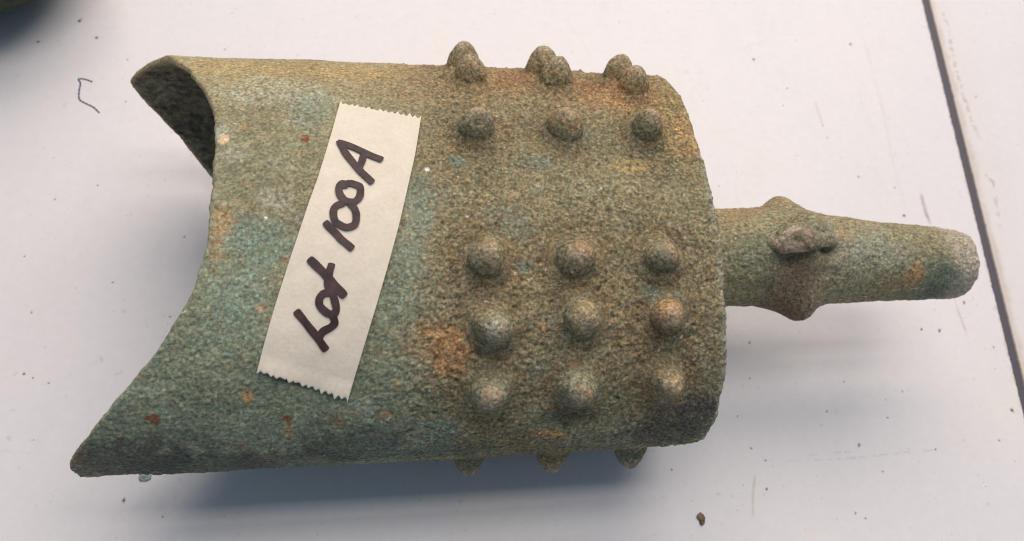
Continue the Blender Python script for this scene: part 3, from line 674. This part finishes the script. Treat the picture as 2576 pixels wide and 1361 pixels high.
for k, st in enumerate(DATA['S']):
    c = ribbon(np.array(st), 0, None, n=14)
    p, n = surf_at(c[:, 0], c[:, 1], 1)
    tg = np.gradient(p, axis=0); tg /= np.linalg.norm(tg, axis=1)[:, None]
    b = np.cross(n, tg); b /= np.linalg.norm(b, axis=1)[:, None]
    Lg = np.r_[0, np.cumsum(np.linalg.norm(np.diff(p, axis=0), axis=1))]
    r = 8.3 if k not in (4,) else 9.2
    # rounded caps: extend both ends
    ext = np.array([1.0, .93, .75, .45])*r*.75
    head = [p[0]-tg[0]*e for e in ext]; tail = [p[-1]+tg[-1]*e for e in ext[::-1]]
    C = np.vstack([head, p, tail]); Bn = np.vstack([[b[0]]*4, b, [b[-1]]*4]); Nn = np.vstack([[n[0]]*4, n, [n[-1]]*4])
    wv = np.r_[[.25, .62, .86, .97], np.ones(len(p)), [.97, .86, .62, .25]]*r
    ln = np.arange(len(C))
    ws = [wv*(1+.05*np.sin(ln*.31+k)+.025*np.sin(ln*2.3+k*2)), wv*(1+.05*np.sin(ln*.27+k*3)+.025*np.sin(ln*1.9+k))]
    cols = []
    for f in np.linspace(-1, 1, 7):
        wq = ws[0] if f < 0 else ws[1]
        q = C+Bn*(f*wq)[:, None]
        cols.append(q+Nn*(tape_height(q)+2.5+.22*k)[:, None])
    A = np.array(cols); VV.append(A.reshape(-1, 3)); FF.append(grid_faces(7, len(C), flip=True)+off); off += A.shape[0]*A.shape[1]
build('handwriting', np.vstack(VV), np.vstack(FF), ink, tp)

# ------------------------------------------------------------------ second bronze, cut off by the corner of the picture
def lump(name, centre, radii, mat, label, cat, nu=160, nv=90, amp=3.0, seed=0, colfn=None, zmin=None):
    a = np.linspace(0, 2*math.pi, nu, endpoint=False); b = np.linspace(.01, math.pi-.01, nv)
    Bv, Av = np.meshgrid(b, a, indexing='ij')
    D = np.stack([np.sin(Bv)*np.cos(Av), np.sin(Bv)*np.sin(Av), np.cos(Bv)], -1).reshape(-1, 3)
    p = D*np.array(radii)
    w = max(radii)
    p = p+D*(amp*fbm(p+seed*50, w*.9, 500+seed, 3))[:, None]
    p = p+np.array(centre)
    if zmin is not None: p[:, 2] = np.maximum(p[:, 2], zmin)
    o = build(name, p, grid_faces(nv, nu, wrap=True), mat, None, col=colfn(p) if colfn else None, loc=(centre[0], centre[1], zmin if zmin is not None else centre[2]))
    return tag(o, label, cat)
lump('bronze_vessel', (-2165, 1335, -88), (420, 420, 280), MB, 'dark green bronze vessel cut off by the top left corner', 'vessel', 300, 180, 10, 1,
     colfn=lambda p: np.tile([.035, .045, .03], (len(p), 1))*(1+.5*noise(p, 40, 7))[:, None], zmin=-Z0)
# crumbs and chips
def plain(name, col, rough=.8, **kw):
    m, nt, bs = new_mat(name); bs.inputs['Base Color'].default_value = (*col, 1); bs.inputs['Roughness'].default_value = rough
    for k, v in kw.items(): bs.inputs[k.replace('_', ' ')].default_value = v
    geo = nd(nt, 'ShaderNodeNewGeometry'); n = nd(nt, 'ShaderNodeTexNoise'); n.inputs['Scale'].default_value = 1/(12*S); n.inputs['Detail'].default_value = 3
    nt.links.new(geo.outputs['Position'], n.inputs['Vector'])
    cr = nd(nt, 'ShaderNodeValToRGB'); cr.color_ramp.elements[0].position = .35; cr.color_ramp.elements[1].position = .65
    cr.color_ramp.elements[0].color = (*[c*.65 for c in col], 1); cr.color_ramp.elements[1].color = (*[min(1, c*1.3) for c in col], 1)
    nt.links.new(n.outputs['Fac'], cr.inputs['Fac']); nt.links.new(cr.outputs['Color'], bs.inputs['Base Color'])
    return m
cm = plain('brown_crumb', (.20, .13, .085))
lump('corrosion_crumb', (82, -636, -Z0+4), (11, 15, 6), cm, 'brown crumb of corrosion lying on the white table below the bell', 'crumb', 40, 24, 9, 2, zmin=-Z0+.4)
gm = plain('grey_green_chip', (.30, .34, .32), .9)
lump('patina_chip', (-1413, -455, -Z0+2), (15, 15, 3), gm, 'pale grey green chip beside the lower point of the bell mouth', 'chip', 40, 24, 7, 3, zmin=-Z0+.4)
# loose dirt
V = []; F = []
r = random.Random(5)
for sx, sy, rad, st in SPOTS+[(r.gauss(-350, 520), r.gauss(-560, 60), r.uniform(1.2, 2.6), .6) for _ in range(50)]+[(r.uniform(-1900, 1700), r.uniform(-640, 1300), r.uniform(1.6, 3.2), .6) for _ in range(110)]:
    if GL(sy)-8 < sx < GR(sy)+8: continue
    rad *= .55; b0 = len(V); n = 7
    hgt = rad*.55
    for k in range(n):
        a = 2*math.pi*k/n; q = rad*r.uniform(.6, 1.25)
        V.append((sx+q*math.cos(a), sy+q*math.sin(a), -Z0-.1))
    for k in range(n):
        a = 2*math.pi*k/n; q = rad*r.uniform(.3, .7)
        V.append((sx+q*math.cos(a), sy+q*math.sin(a), -Z0+hgt*r.uniform(.7, 1.2)))
    for k in range(n): F.append((b0+k, b0+(k+1) % n, b0+n+(k+1) % n, b0+n+k))
    F.append(tuple(b0+n+k for k in range(n)))
dm = plain('dark_dirt', (.13, .12, .12))
d = build('dirt_specks', V, F, dm, None, smooth=False)
tag(d, 'scattered tiny dark dirt specks over the white table', 'dirt', 'stuff')

for o in bpy.data.objects:
    if '_o' in o: del o['_o']
print('objects', len(bpy.data.objects), 'tris', sum(len(o.data.polygons) for o in bpy.data.objects if o.type == 'MESH')*2)
